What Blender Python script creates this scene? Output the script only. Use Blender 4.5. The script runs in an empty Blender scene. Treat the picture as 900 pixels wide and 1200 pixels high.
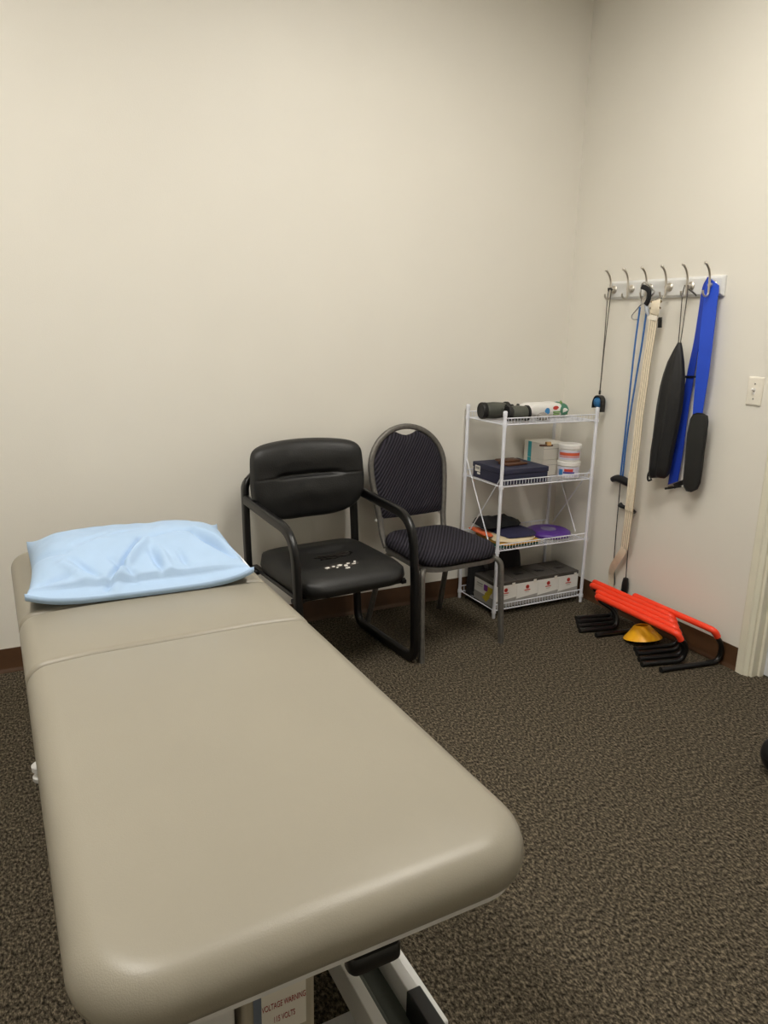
import bpy, bmesh, math, random
from mathutils import Vector, Matrix, noise
random.seed(7)
PI = math.pi
scene = bpy.context.scene
COL = scene.collection

# ------------------------------------------------------------------ camera
H = 1.41
FPX, YAW, PITCH, ROLL = 861.46, .468738, .248844, .01924
CAM = Vector((-1.897616*H, -2.2396*H, H))
_f = Vector((math.sin(YAW)*math.cos(PITCH), math.cos(YAW)*math.cos(PITCH), -math.sin(PITCH)))
_r0 = Vector((math.cos(YAW), -math.sin(YAW), 0))
_u0 = _r0.cross(_f)
_r = _r0*math.cos(ROLL) + _u0*math.sin(ROLL)
_u = -_r0*math.sin(ROLL) + _u0*math.cos(ROLL)
cd = bpy.data.cameras.new('camera')
cam = bpy.data.objects.new('camera', cd)
COL.objects.link(cam)
cam.matrix_world = Matrix(((_r.x, _u.x, -_f.x, CAM.x), (_r.y, _u.y, -_f.y, CAM.y), (_r.z, _u.z, -_f.z, CAM.z), (0, 0, 0, 1)))
cd.sensor_fit = 'VERTICAL'
cd.sensor_height = 36.0
cd.lens = FPX/1200*36.0
cd.clip_start = .02
scene.camera = cam

def on(px, py, ax, val):
    """point where the line of sight of a photo pixel meets the plane axis = val"""
    d = _f + _r*((px-450)/FPX) - _u*((py-600)/FPX)
    return CAM + d*((val-CAM[ax])/d[ax])

# ------------------------------------------------------------------ world, exposure
w = bpy.data.worlds.new('world'); scene.world = w
w.use_nodes = True
w.node_tree.nodes['Background'].inputs[0].default_value = (.5, .5, .5, 1)
w.node_tree.nodes['Background'].inputs[1].default_value = .02
vs = scene.view_settings
vs.view_transform = 'Standard'; vs.look = 'None'; vs.gamma = 1.0
vs.use_curve_mapping = False
vs.exposure = 0.0
LAMP_POWER = 22.5
LAMP_COL = (1.0, .957, .880)
CEIL = 3.06
LAMPS = [(-1.2, -1.75), (-3.15, -1.75)]

# ------------------------------------------------------------------ materials
def lin(c):
    c = c/255.0
    return c/12.92 if c <= .04045 else ((c+.055)/1.055)**2.4
def rgb(c): return (lin(c[0]), lin(c[1]), lin(c[2]), 1)
MATS = {}
def mat(name, c, rough=.5, metal=0, var=.06, vscale=12, bump=0, bscale=60, spec=.5, sheen=0, coat=0):
    if name in MATS: return MATS[name]
    m = bpy.data.materials.new(name); m.use_nodes = True
    nt = m.node_tree; b = nt.nodes['Principled BSDF']
    tc = nt.nodes.new('ShaderNodeTexCoord')
    n = nt.nodes.new('ShaderNodeTexNoise'); n.inputs['Scale'].default_value = vscale; n.inputs['Detail'].default_value = 4
    nt.links.new(tc.outputs['Object'], n.inputs['Vector'])
    r = nt.nodes.new('ShaderNodeValToRGB'); nt.links.new(n.outputs['Fac'], r.inputs['Fac'])
    k = rgb(c)
    r.color_ramp.elements[0].position = .3; r.color_ramp.elements[1].position = .7
    r.color_ramp.elements[0].color = (k[0]*(1-var), k[1]*(1-var), k[2]*(1-var), 1)
    r.color_ramp.elements[1].color = (min(1, k[0]*(1+var)), min(1, k[1]*(1+var)), min(1, k[2]*(1+var)), 1)
    nt.links.new(r.outputs['Color'], b.inputs['Base Color'])
    b.inputs['Roughness'].default_value = rough
    b.inputs['Metallic'].default_value = metal
    b.inputs['Specular IOR Level'].default_value = spec
    if sheen: b.inputs['Sheen Weight'].default_value = sheen
    if coat: b.inputs['Coat Weight'].default_value = coat; b.inputs['Coat Roughness'].default_value = .2
    if bump:
        n2 = nt.nodes.new('ShaderNodeTexNoise'); n2.inputs['Scale'].default_value = bscale; n2.inputs['Detail'].default_value = 5
        nt.links.new(tc.outputs['Object'], n2.inputs['Vector'])
        bp = nt.nodes.new('ShaderNodeBump'); bp.inputs['Strength'].default_value = bump; bp.inputs['Distance'].default_value = .004
        nt.links.new(n2.outputs['Fac'], bp.inputs['Height']); nt.links.new(bp.outputs['Normal'], b.inputs['Normal'])
    MATS[name] = m
    return m

def carpet_mat():
    m = bpy.data.materials.new('carpet'); m.use_nodes = True
    nt = m.node_tree; b = nt.nodes['Principled BSDF']; L = nt.links
    tc = nt.nodes.new('ShaderNodeTexCoord')
    mp = nt.nodes.new('ShaderNodeMapping'); L.new(tc.outputs['Object'], mp.inputs['Vector'])
    mp.inputs['Rotation'].default_value = (0, 0, .12); mp.inputs['Scale'].default_value = (1.7, 1, 1)
    n = nt.nodes.new('ShaderNodeTexNoise'); n.inputs['Scale'].default_value = 84; n.inputs['Detail'].default_value = 5; n.inputs['Roughness'].default_value = .72
    L.new(mp.outputs['Vector'], n.inputs['Vector'])
    r = nt.nodes.new('ShaderNodeValToRGB'); L.new(n.outputs['Fac'], r.inputs['Fac'])
    e = r.color_ramp.elements
    e[0].position = .40; e[0].color = rgb((31, 28, 23))
    e[1].position = .605; e[1].color = rgb((130, 119, 101))
    x = e.new(.46); x.color = rgb((67, 61, 51))
    x = e.new(.54); x.color = rgb((92, 84, 71))
    n2 = nt.nodes.new('ShaderNodeTexNoise'); n2.inputs['Scale'].default_value = 2.2; n2.inputs['Detail'].default_value = 3
    L.new(tc.outputs['Object'], n2.inputs['Vector'])
    mx = nt.nodes.new('ShaderNodeMix'); mx.data_type = 'RGBA'; mx.blend_type = 'MULTIPLY'
    r2 = nt.nodes.new('ShaderNodeValToRGB'); L.new(n2.outputs['Fac'], r2.inputs['Fac'])
    r2.color_ramp.elements[0].color = (.86, .85, .82, 1); r2.color_ramp.elements[1].color = (1, 1, 1, 1)
    mx.inputs['Factor'].default_value = 1
    L.new(r.outputs['Color'], mx.inputs[6]); L.new(r2.outputs['Color'], mx.inputs[7])
    L.new(mx.outputs[2], b.inputs['Base Color'])
    b.inputs['Roughness'].default_value = .95; b.inputs['Specular IOR Level'].default_value = .1
    n3 = nt.nodes.new('ShaderNodeTexNoise'); n3.inputs['Scale'].default_value = 160; n3.inputs['Detail'].default_value = 3
    L.new(mp.outputs['Vector'], n3.inputs['Vector'])
    bp = nt.nodes.new('ShaderNodeBump'); bp.inputs['Strength'].default_value = .8; bp.inputs['Distance'].default_value = .006
    L.new(n3.outputs['Fac'], bp.inputs['Height']); L.new(bp.outputs['Normal'], b.inputs['Normal'])
    return m

def ribbed_fabric(name, c1, c2, scale, rot):
    m = bpy.data.materials.new(name); m.use_nodes = True
    nt = m.node_tree; b = nt.nodes['Principled BSDF']; L = nt.links
    tc = nt.nodes.new('ShaderNodeTexCoord')
    mp = nt.nodes.new('ShaderNodeMapping'); mp.inputs['Rotation'].default_value = rot
    L.new(tc.outputs['Object'], mp.inputs['Vector'])
    wv = nt.nodes.new('ShaderNodeTexWave'); wv.inputs['Scale'].default_value = scale; wv.inputs['Distortion'].default_value = .6
    wv.inputs['Detail'].default_value = 2; wv.inputs['Detail Scale'].default_value = 3
    L.new(mp.outputs['Vector'], wv.inputs['Vector'])
    r = nt.nodes.new('ShaderNodeValToRGB'); L.new(wv.outputs['Fac'], r.inputs['Fac'])
    r.color_ramp.elements[0].color = rgb(c1); r.color_ramp.elements[1].color = rgb(c2)
    L.new(r.outputs['Color'], b.inputs['Base Color'])
    b.inputs['Roughness'].default_value = .85; b.inputs['Specular IOR Level'].default_value = .2
    bp = nt.nodes.new('ShaderNodeBump'); bp.inputs['Strength'].default_value = .7; bp.inputs['Distance'].default_value = .004
    L.new(wv.outputs['Fac'], bp.inputs['Height']); L.new(bp.outputs['Normal'], b.inputs['Normal'])
    return m

def emit_mat(name, c, s):
    m = bpy.data.materials.new(name); m.use_nodes = True
    nt = m.node_tree; nt.nodes.clear()
    o = nt.nodes.new('ShaderNodeOutputMaterial'); e = nt.nodes.new('ShaderNodeEmission')
    e.inputs[0].default_value = (*c, 1); e.inputs[1].default_value = s
    nt.links.new(e.outputs[0], o.inputs[0])
    return m

M_wall = mat('wall_paint', (228, 224, 214), .5, var=.012, vscale=3, bump=.12, bscale=220, spec=.4)
M_ceil = mat('ceiling_paint', (225, 222, 214), .8, var=.02)
M_base = mat('brown_vinyl_base', (74, 48, 26), .5, var=.1, vscale=20)
M_trim = mat('cream_trim_paint', (228, 224, 205), .4, var=.03)
M_door = mat('door_paint', (214, 216, 220), .45, var=.02)
M_vinyl = mat('taupe_vinyl', (146, 140, 126), .36, var=.02, vscale=5, bump=.1, bscale=420, spec=.45)
M_white = mat('white_enamel', (222, 222, 220), .35, var=.03)
M_wire = mat('white_coated_wire', (226, 228, 236), .35, var=.02)
M_greygreen = mat('grey_green_panel', (92, 98, 92), .5, var=.05)
M_black = mat('black_plastic', (20, 20, 21), .38, var=.1)
M_blackmetal = mat('black_enamel', (9, 9, 10), .32, var=.1, spec=.5)
M_leather = mat('black_vinyl_leather', (18, 18, 18), .45, var=.12, vscale=9, bump=.25, bscale=160)
M_tear = mat('worn_glossy_patch', (16, 14, 14), .14, var=.2, bump=.8, bscale=40)
M_stuff = mat('exposed_white_backing', (222, 218, 212), .35, var=.25, vscale=90)
M_bronze = mat('hammered_grey_frame', (112, 109, 104), .42, metal=.55, var=.15, vscale=60, bump=.3, bscale=160)
M_fab_back = ribbed_fabric('navy_ribbed_fabric_back', (22, 21, 27), (58, 55, 64), 24, (0, math.radians(-35), 0))
M_fab_seat = ribbed_fabric('navy_ribbed_fabric_seat', (22, 21, 27), (58, 55, 64), 24, (math.radians(20), math.radians(-35), math.radians(25)))
M_pillow = mat('pale_blue_pillow_cover', (168, 194, 224), .55, var=.03, vscale=8, bump=.1, bscale=90, spec=.3)
M_tag = mat('white_tag', (232, 232, 235), .6)
M_chrome = mat('brushed_nickel', (208, 202, 192), .34, metal=1, var=.06)
M_steel = mat('steel', (200, 200, 200), .25, metal=1, var=.05)
M_navy = mat('navy_card', (40, 42, 66), .55, var=.06)
M_print = mat('dark_print', (60, 60, 66), .6)
M_brown = mat('brown_leather', (84, 52, 32), .45, var=.15)
M_tan = mat('tan_wood', (176, 138, 86), .5, var=.12)
M_card = mat('white_card', (226, 222, 212), .6, var=.03)
M_teal = mat('teal_tape', (54, 164, 176), .5)
M_plw = mat('white_plastic', (232, 230, 226), .35, var=.02)
M_red = mat('red_orange_print', (206, 92, 62), .5, var=.1)
M_redlogo = mat('red_logo', (196, 62, 52), .5)
M_blue_p = mat('blue_print', (66, 140, 200), .5)
M_green_p = mat('green_print', (120, 160, 90), .5, var=.2)
M_green_d = mat('dark_green_print', (74, 128, 104), .5, var=.15)
M_lilac = mat('pale_lilac_print', (206, 204, 222), .5)
M_greyband = mat('grey_card', (158, 156, 152), .6)
M_lid = mat('dark_grey_lid', (70, 66, 62), .5, var=.12)
M_purple_p = mat('purple_print', (126, 60, 150), .5)
M_yellow_p = mat('yellow_print', (206, 184, 60), .5, var=.1)
M_text = mat('red_lettering', (150, 40, 44), .5)
M_olive = mat('grey_green_rubber', (76, 78, 70), .5, var=.12, bump=.2, bscale=200)
M_rub = mat('black_rubber', (14, 14, 15), .55, var=.1)
M_lump = mat('grey_crumpled', (150, 146, 140), .7, var=.15, vscale=40)
M_bcloth = mat('black_cloth', (20, 20, 23), .85, var=.2, vscale=30, bump=.4, bscale=60)
M_ncloth = mat('navy_cloth', (38, 36, 66), .85, var=.15, vscale=30, bump=.4, bscale=60)
M_ccloth = mat('cream_cloth', (222, 204, 170), .85, var=.08, bump=.3)
M_ycloth = mat('mustard_cloth', (196, 152, 66), .85, var=.12, bump=.3)
M_gcloth = mat('dark_teal_cloth', (30, 84, 76), .85, var=.15, bump=.3)
M_ocloth = mat('orange_cloth', (206, 98, 56), .85, var=.12, bump=.3)
M_purple = mat('purple_plastic', (86, 48, 140), .4, var=.06)
M_greydisc = mat('grey_violet_plastic', (112, 104, 140), .45, var=.1)
M_cord = mat('dark_grey_cord', (74, 68, 62), .6, var=.15)
M_bcord = mat('black_cord', (34, 32, 32), .6, var=.15)
M_btube = mat('blue_latex_tube', (48, 104, 172), .4, var=.08)
M_bluepad = mat('blue_foam', (34, 104, 160), .6, var=.1)
M_elastic = mat('cream_elastic', (236, 224, 200), .8, var=.06, vscale=60, bump=.3, bscale=300)
M_eline = mat('brown_stitch_line', (150, 128, 100), .8)
M_ewhite = mat('white_elastic', (235, 228, 214), .7)
M_nylon = mat('black_nylon', (22, 22, 24), .5, var=.2, bump=.5, bscale=50)
M_belt = mat('royal_blue_webbing', (30, 76, 205), .45, var=.05, bump=.2, bscale=300)
M_belt2 = mat('deep_blue_webbing', (26, 58, 170), .5, var=.05, bump=.2, bscale=300)
M_neo = mat('black_neoprene', (32, 32, 30), .8, var=.1)
M_hred = mat('red_orange_foam_tube', (248, 66, 34), .42, var=.03)
M_yellow = mat('yellow_plastic', (246, 178, 20), .42, var=.04)
M_switch = mat('ivory_switch', (232, 226, 212), .35, var=.02)
M_box_grey = mat('motor_housing_beige', (172, 164, 146), .5, var=.05)

# ------------------------------------------------------------------ mesh helpers
def fillet(pts, r, n=6):
    pts = [Vector(p) for p in pts]; out = [pts[0]]
    for i in range(1, len(pts)-1):
        a, b, c = pts[i-1], pts[i], pts[i+1]
        u = (a-b); v = (c-b); rr = r[i] if isinstance(r, (list, tuple)) else r
        d = min(rr, u.length*.49, v.length*.49)
        p0 = b+u.normalized()*d; p1 = b+v.normalized()*d
        for k in range(n+1):
            t = k/n
            out.append(p0*(1-t)**2 + b*2*t*(1-t) + p1*t*t)
    out.append(pts[-1]); return out
def spline(pts, n=6):
    P = [Vector(p) for p in pts]; out = []
    for i in range(len(P)-1):
        p0 = P[max(i-1, 0)]; p1 = P[i]; p2 = P[i+1]; p3 = P[min(i+2, len(P)-1)]
        for k in range(n):
            t = k/n
            out.append(.5*((2*p1)+(p2-p0)*t+(2*p0-5*p1+4*p2-p3)*t*t+(3*p1-p0-3*p2+p3)*t**3))
    out.append(P[-1]); return out
def rrect(w, l, r, n=6):
    """rounded rectangle outline, ccw"""
    o = []
    r = min(r, w/2-1e-4, l/2-1e-4)
    for cx, cy, a0 in ((w/2-r, l/2-r, 0), (-w/2+r, l/2-r, PI/2), (-w/2+r, -l/2+r, PI), (w/2-r, -l/2+r, 1.5*PI)):
        for k in range(n+1):
            a = a0+PI/2*k/n
            o.append((cx+r*math.cos(a), cy+r*math.sin(a)))
    return o

class B:
    def __init__(s): s.v = []; s.f = []
    def add(s, vs, fs):
        o = len(s.v); s.v += [Vector(v) for v in vs]; s.f += [tuple(i+o for i in f) for f in fs]; return s
    def box(s, x0, x1, y0, y1, z0, z1):
        return s.add([(x, y, z) for z in (z0, z1) for y in (y0, y1) for x in (x0, x1)],
                     [(0, 2, 3, 1), (4, 5, 7, 6), (0, 1, 5, 4), (1, 3, 7, 5), (3, 2, 6, 7), (2, 0, 4, 6)])
    def obox(s, c, ax, hs):
        c = Vector(c); a = [Vector(x).normalized()*h for x, h in zip(ax, hs)]
        return s.add([c+a[0]*i+a[1]*j+a[2]*k for k in (-1, 1) for j in (-1, 1) for i in (-1, 1)],
                     [(0, 2, 3, 1), (4, 5, 7, 6), (0, 1, 5, 4), (1, 3, 7, 5), (3, 2, 6, 7), (2, 0, 4, 6)])
    def rings(s, R, cap=True, closed=False):
        n = len(R[0]); vs = [p for r in R for p in r]; fs = []
        m = len(R)
        for i in range(m if closed else m-1):
            j = (i+1) % m
            for k in range(n):
                l = (k+1) % n
                fs.append((i*n+k, i*n+l, j*n+l, j*n+k))
        if cap and not closed:
            fs.append(tuple(reversed(range(n)))); fs.append(tuple((m-1)*n+k for k in range(n)))
        return s.add(vs, fs)
    def tube(s, pts, r, n=8, closed=False, cap=True):
        pts = [Vector(p) for p in pts]; m = len(pts); R = []
        t0 = (pts[1]-pts[0]).normalized()
        up = Vector((0, 0, 1)) if abs(t0.z) < .9 else Vector((1, 0, 0))
        u = t0.cross(up).normalized()
        for i, p in enumerate(pts):
            if closed: t = (pts[(i+1) % m]-pts[i-1]).normalized()
            else: t = (pts[min(i+1, m-1)]-pts[max(i-1, 0)]).normalized()
            u = (u-t*u.dot(t))
            u = u.normalized() if u.length > 1e-6 else t.orthogonal().normalized()
            v = t.cross(u)
            rr = r[i] if isinstance(r, (list, tuple)) else r
            R.append([p+(u*math.cos(2*PI*k/n)+v*math.sin(2*PI*k/n))*rr for k in range(n)])
        return s.rings(R, cap, closed)
    def sweep(s, pts, prof, side, closed=False):
        """prof: list of (a,b); a along side, b along tangent x side"""
        pts = [Vector(p) for p in pts]; m = len(pts); R = []
        for i, p in enumerate(pts):
            if closed: t = (pts[(i+1) % m]-pts[i-1]).normalized()
            else: t = (pts[min(i+1, m-1)]-pts[max(i-1, 0)]).normalized()
            sd = side[i] if isinstance(side, list) else side
            sd = Vector(sd); sd = (sd-t*sd.dot(t)).normalized(); nn = t.cross(sd)
            R.append([p+sd*a+nn*b for a, b in prof])
        return s.rings(R, True, closed)
    def lathe(s, prof, c, axis=(0, 0, 1), n=20):
        """prof: list of (radius, height)"""
        ax = Vector(axis).normalized(); u = ax.orthogonal().normalized(); v = ax.cross(u); c = Vector(c)
        R = [[c+ax*h+(u*math.cos(2*PI*k/n)+v*math.sin(2*PI*k/n))*max(r, 1e-5) for k in range(n)] for r, h in prof]
        return s.rings(R)
    def slab(s, cx, cy, w, l, r, prof, n=7):
        """prof: list of (inset, z); rounded rectangle rings"""
        R = [[Vector((cx+x, cy+y, z)) for x, y in rrect(w-2*i, l-2*i, max(r-i, .004), n)] for i, z in prof]
        return s.rings(R)
    def poly(s, pts, d):
        """flat polygon extruded by vector d"""
        n = len(pts); P = [Vector(p) for p in pts]; d = Vector(d)
        return s.add(P+[p+d for p in P], [tuple(reversed(range(n))), tuple(range(n, 2*n))]+[(i, (i+1) % n, n+(i+1) % n, n+i) for i in range(n)])
    def map(s, fn): s.v = [Vector(fn(v)) for v in s.v]; return s

OFF = {}
def link(name, b, m, parent=None, loc=None, smooth=True, angle=40, bevel=0, local=False, kind=None):
    """one mesh object; world-coordinate builders are shifted to their parent's origin"""
    me = bpy.data.meshes.new(name)
    off = Vector((0, 0, 0))
    if not local:
        off = OFF[parent.name] if parent is not None else Vector(loc if loc is not None else (0, 0, 0))
    me.from_pydata([tuple(v-off) for v in b.v], [], b.f); me.validate()
    bm = bmesh.new(); bm.from_mesh(me); bmesh.ops.recalc_face_normals(bm, faces=bm.faces); bm.to_mesh(me); bm.free()
    me.materials.append(m)
    if smooth:
        me.polygons.foreach_set('use_smooth', [True]*len(me.polygons)); me.set_sharp_from_angle(angle=math.radians(angle))
    o = bpy.data.objects.new(name, me); COL.objects.link(o)
    if parent is not None:
        o.parent = parent; OFF[o.name] = off
    else:
        o.location = off if not local else Vector(loc or (0, 0, 0)); OFF[o.name] = off
    if bevel:
        bv = o.modifiers.new('bevel', 'BEVEL'); bv.width = bevel; bv.segments = 2; bv.limit_method = 'ANGLE'; bv.angle_limit = math.radians(35)
    if kind: o['kind'] = kind
    return o
def tag(o, label, cat, group=None):
    o['label'] = label; o['category'] = cat
    if group: o['group'] = group
    return o
def thing(name, label, cat, loc, rz=0, group=None):
    o = bpy.data.objects.new(name, None); COL.objects.link(o)
    o.location = loc; o.rotation_euler = (0, 0, rz); o.empty_display_size = .05
    OFF[o.name] = Vector(loc)
    return tag(o, label, cat, group)
def text_part(name, body, size, m, parent, world_mat, off):
    cu = bpy.data.curves.new('t', 'FONT'); cu.body = body; cu.size = size; cu.align_x = 'CENTER'; cu.align_y = 'CENTER'; cu.extrude = .0003
    to = bpy.data.objects.new('t', cu); COL.objects.link(to)
    dg = bpy.context.evaluated_depsgraph_get()
    me = bpy.data.meshes.new_from_object(to.evaluated_get(dg))
    bpy.data.objects.remove(to); bpy.data.curves.remove(cu)
    me.transform(world_mat); me.transform(Matrix.Translation(-Vector(off)))
    me.materials.clear(); me.materials.append(m)
    o = bpy.data.objects.new(name, me); COL.objects.link(o); o.parent = parent
    return o

# ------------------------------------------------------------------ the room
XL, YF = -4.35, -4.6
DY0, DY1, DZ = -1.318, -2.21, 2.05          # door opening in the right wall
def struct(name, b, m, parent=None, **k):
    o = link(name, b, m, parent, **k); o['kind'] = 'structure'; return o
struct('floor', B().box(XL-.1, .1, YF-.1, .1, -.1, 0), carpet_mat(), smooth=False)
struct('ceiling', B().box(XL-.1, .1, YF-.1, .1, CEIL, CEIL+.1), M_ceil, smooth=False)
struct('wall_back', B().box(XL-.1, .1, 0, .1, 0, CEIL), M_wall, smooth=False)
struct('wall_left', B().box(XL-.1, XL, YF, 0, 0, CEIL), M_wall, smooth=False)
struct('wall_front', B().box(XL-.1, .1, YF-.1, YF, 0, CEIL), M_wall, smooth=False)
wr = B().box(0, .1, DY0, 0, 0, CEIL).box(0, .1, YF, DY1, 0, CEIL).box(0, .1, DY1, DY0, DZ, CEIL)
struct('wall_right', wr, M_wall, smooth=False)
# cove base: thin strip with a toe that curls out onto the carpet
def cove(p0, p1, side):
    d = Vector(side)
    prof = [(0, 0), (.013, 0), (.0125, .004), (.007, .010), (.0042, .020), (.0038, .096), (.0025, .1016), (0, .1016)]
    b = B(); R = []
    for p in (Vector(p0), Vector(p1)): R.append([p+d*a+Vector((0, 0, z)) for a, z in prof])
    return b.rings(R)
struct('baseboard_back', cove((XL, 0, 0), (-.0135, 0, 0), (0, -1, 0)), M_base)
struct('baseboard_right', cove((0, 0, 0), (0, -1.259, 0), (-1, 0, 0)), M_base)
struct('baseboard_left', cove((XL, 0, 0), (XL, YF, 0), (1, 0, 0)), M_base)
struct('baseboard_front', cove((XL, YF, 0), (0, YF, 0), (0, 1, 0)), M_base)
struct('baseboard_far_right', cove((0, DY1-.062, 0), (0, YF, 0), (-1, 0, 0)), M_base)
# door casing: stepped profile swept round the opening, jamb, stop and door leaf
def casing():
    prof = [(0, 0), (0, .012), (.006, .016), (.036, .018), (.040, .013), (.044, .013), (.050, .010), (.056, .008), (.058, 0)]  # (from outer edge inwards, proud)
    path = [(DY0+.058, 0, 1, 0), (DY0+.058, DZ+.058, 1, -1), (DY1-.058, DZ+.058, -1, -1), (DY1-.058, 0, -1, 0)]
    R = []
    for y, z, sy, sz in path: R.append([Vector((-h, y-sy*t, z+sz*t)) for t, h in prof])
    return B().rings(R)
struct('trim_1', casing(), M_trim, angle=25)
jamb = B().box(0, .1, DY0-.012, DY0, 0, DZ).box(0, .1, DY1, DY1+.012, 0, DZ).box(0, .1, DY1+.012, DY0-.012, DZ-.012, DZ)
struct('trim_2', jamb, M_trim, smooth=False)
stop = B().box(.035, .06, DY0-.024, DY0-.0121, 0, DZ-.0121).box(.035, .06, DY1+.0121, DY1+.024, 0, DZ-.0121)
struct('trim_3', stop, M_trim, smooth=False)
dr = struct('door_1', B().box(.0605, .0995, DY1+.0125, DY0-.0125, .006, DZ-.0125), M_door, smooth=False)
OFF['door_1'] = Vector((0, 0, 0))
hb = B().lathe([(.026, 0), (.026, .006), (.010, .008), (.010, .03), (.022, .036), (.028, .048), (.024, .060), (.001, .064)], (.0605, DY1+.075, .95), (-1, 0, 0), 20)
link('door_knob', hb, M_steel, dr)

# ceiling lights
for i, (lx, ly) in enumerate(LAMPS):
    t = thing('ceiling_light', ('flat rectangular ceiling light on the doorway side of the ceiling', 'flat rectangular ceiling light above the padded table side of the ceiling')[i], 'ceiling light', (lx, ly, CEIL))
    f = B()
    for a in ((-.31, -.28, -.61, .61), (.28, .31, -.61, .61), (-.28, .28, -.61, -.58), (-.28, .28, .58, .61)):
        f.box(lx+a[0], lx+a[1], ly+a[2], ly+a[3], CEIL-.03, CEIL)
    link('frame', f, M_white, t, smooth=False)
    link('diffuser', B().box(lx-.28, lx+.28, ly-.58, ly+.58, CEIL-.022, CEIL-.004), emit_mat('lit_diffuser', LAMP_COL, LAMP_POWER), t, smooth=False)

# ------------------------------------------------------------------ treatment table
TZ = .64
t = thing('treatment_table', 'long padded treatment table in smooth taupe vinyl on a white base', 'table', (-2.352, -1.40, 0), math.radians(1.5))
TL = Matrix.Translation((-2.352, -1.40, 0)) @ Matrix.Rotation(math.radians(1.5), 4, 'Z')
def cushion_prof(z0, z1, r, crown):
    p = [(.030, z0), (.010, z0+.003), (.002, z0+.012), (0, z0+.022)]
    for k in range(1, 9):
        a = PI/2*k/8
        p.append((r*(1-math.cos(a)), z1-crown-r+r*math.sin(a)))
    for k in range(1, 6):
        q = k/5
        p.append((r+.13*q, z1-crown*(1-q)**2))
    return p
W = .715
def cushion(name, y0, y1, z1, r, cr, ends, crown=.006):
    """padded section: big soft rounding outside, tight rounding where two sections meet"""
    e0 = .2 if ends[0] else 0; e1 = .2 if ends[1] else 0
    b = B().slab(0, (y0-e0+y1+e1)/2, W, (y1+e1)-(y0-e0), cr, cushion_prof(.555, z1, r, crown), 12)
    o = link(name, b, M_vinyl, t, local=True, angle=60)
    bm = bmesh.new(); bm.from_mesh(o.data)
    for cut, yy, sg in ((ends[0], y0, -1), (ends[1], y1, 1)):
        if not cut: continue
        g = bmesh.ops.bisect_plane(bm, geom=bm.verts[:]+bm.edges[:]+bm.faces[:], plane_co=(0, yy, 0), plane_no=(0, sg, 0), clear_outer=True)
        ed = [x for x in g['geom_cut'] if isinstance(x, bmesh.types.BMEdge)]
        bmesh.ops.contextual_create(bm, geom=ed)
        bmesh.ops.bevel(bm, geom=ed, offset=cut, segments=6, profile=.5, affect='EDGES', clamp_overlap=True)
    bmesh.ops.recalc_face_normals(bm, faces=bm.faces)
    bm.to_mesh(o.data); bm.free()
    o.data.polygons.foreach_set('use_smooth', [True]*len(o.data.polygons)); o.data.set_sharp_from_angle(angle=math.radians(60))
    return o
cushion('leg_cushion', -1.003, -.002, TZ, .054, .125, (0, .014))
cushion('middle_cushion', .002, .338, TZ, .050, .05, (.060, .040))
cushion('head_cushion', .343, .995, TZ, .050, .080, (.050, 0))
pan = B().slab(0, -.497, .66, .972, .085, [(.003, .537), (0, .539), (0, .552), (.003, .554)], 8)
link('deck_board', pan, M_white, t, local=True)
link('deck_board', B().box(-.325, .325, .012, .325, .537, .554), M_white, t, local=True, bevel=.004)
link('deck_board', B().box(-.325, .325, .342, .995, .537, .554), M_white, t, local=True, bevel=.004)
# upper frame rails
uf = B().box(-.24, -.20, -.91, .95, .497, .537).box(.20, .24, -.91, .95, .497, .537)
for y in (-.88, -.02, .90): uf.box(-.20, .20, y-.02, y+.02, .497, .537)
link('upper_frame', uf, M_white, t, local=True, bevel=.003)
# lift channels, seen under the foot end
def chan(x0, x1, ya, yb, za, zb):
    """sloping U channel from the foot end (ya, za) to the middle (yb, zb)"""
    b = B(); h = .07
    for xa, xb in ((x0, x0+.022), (x1-.022, x1)):
        b.add([(xa, ya, za-h), (xb, ya, za-h), (xa, yb, zb-h), (xb, yb, zb-h), (xa, ya, za), (xb, ya, za), (xa, yb, zb), (xb, yb, zb)],
              [(0, 2, 3, 1), (4, 5, 7, 6), (0, 1, 5, 4), (1, 3, 7, 5), (3, 2, 6, 7), (2, 0, 4, 6)])
    return b
for x0, x1 in ((.125, .235), (-.235, -.125)):
    ch = link('lift_arm', chan(x0, x1, -.93, .55, .205, .205), M_white, t, local=True, bevel=.002)
    link('arm_web', B().box(x0+.022, x1-.022, -.90, .55, .137, .15), M_greygreen, ch, local=True, smooth=False)
    link('end_cap', B().box(x1-.026, x1+.004, -.955, -.80, .15, .2075), M_black, ch, local=True, bevel=.003)
    link('stop_plate', B().box(x0+.023, x0+.040, -.82, -.50, .15, .178), M_greygreen, ch, local=True, bevel=.003)
# pivot posts carrying the upper frame
for y in (-.42, .50):
    for sx in (-1, 1):
        link('lift_strut', B().obox((sx*.18, y, .35), ((1, 0, 0), (0, 1, 0), (0, 0, 1)), (.018, .03, .165)), M_white, t, local=True, bevel=.004)
# floor base
bs = B().box(-.31, -.25, -.80, .78, .035, .085).box(.25, .31, -.80, .78, .035, .085)
for y in (-.72, .70): bs.box(-.25, .25, y-.03, y+.03, .035, .085)
for y in (-.55, .50): bs.box(-.25, .25, y-.025, y+.025, .085, .137)
bas = link('floor_base', bs, M_white, t, local=True, bevel=.004)
for sx in (-1, 1):
    for y, fx in ((-.62, .29), (.55, .338)):
        b = B().lathe([(.024, 0), (.026, .004), (.026, .014), (.022, .018), (.010, .020), (.010, .034), (.026, .036), (.027, .052), (.020, .058), (.001, .060)], (sx*fx, y, 0), n=20)
        if fx > .3: b.box(min(sx*.30, sx*.338), max(sx*.30, sx*.338), y-.012, y+.012, .038, .050)
        link('levelling_foot', b, M_white, bas, local=True)
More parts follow.
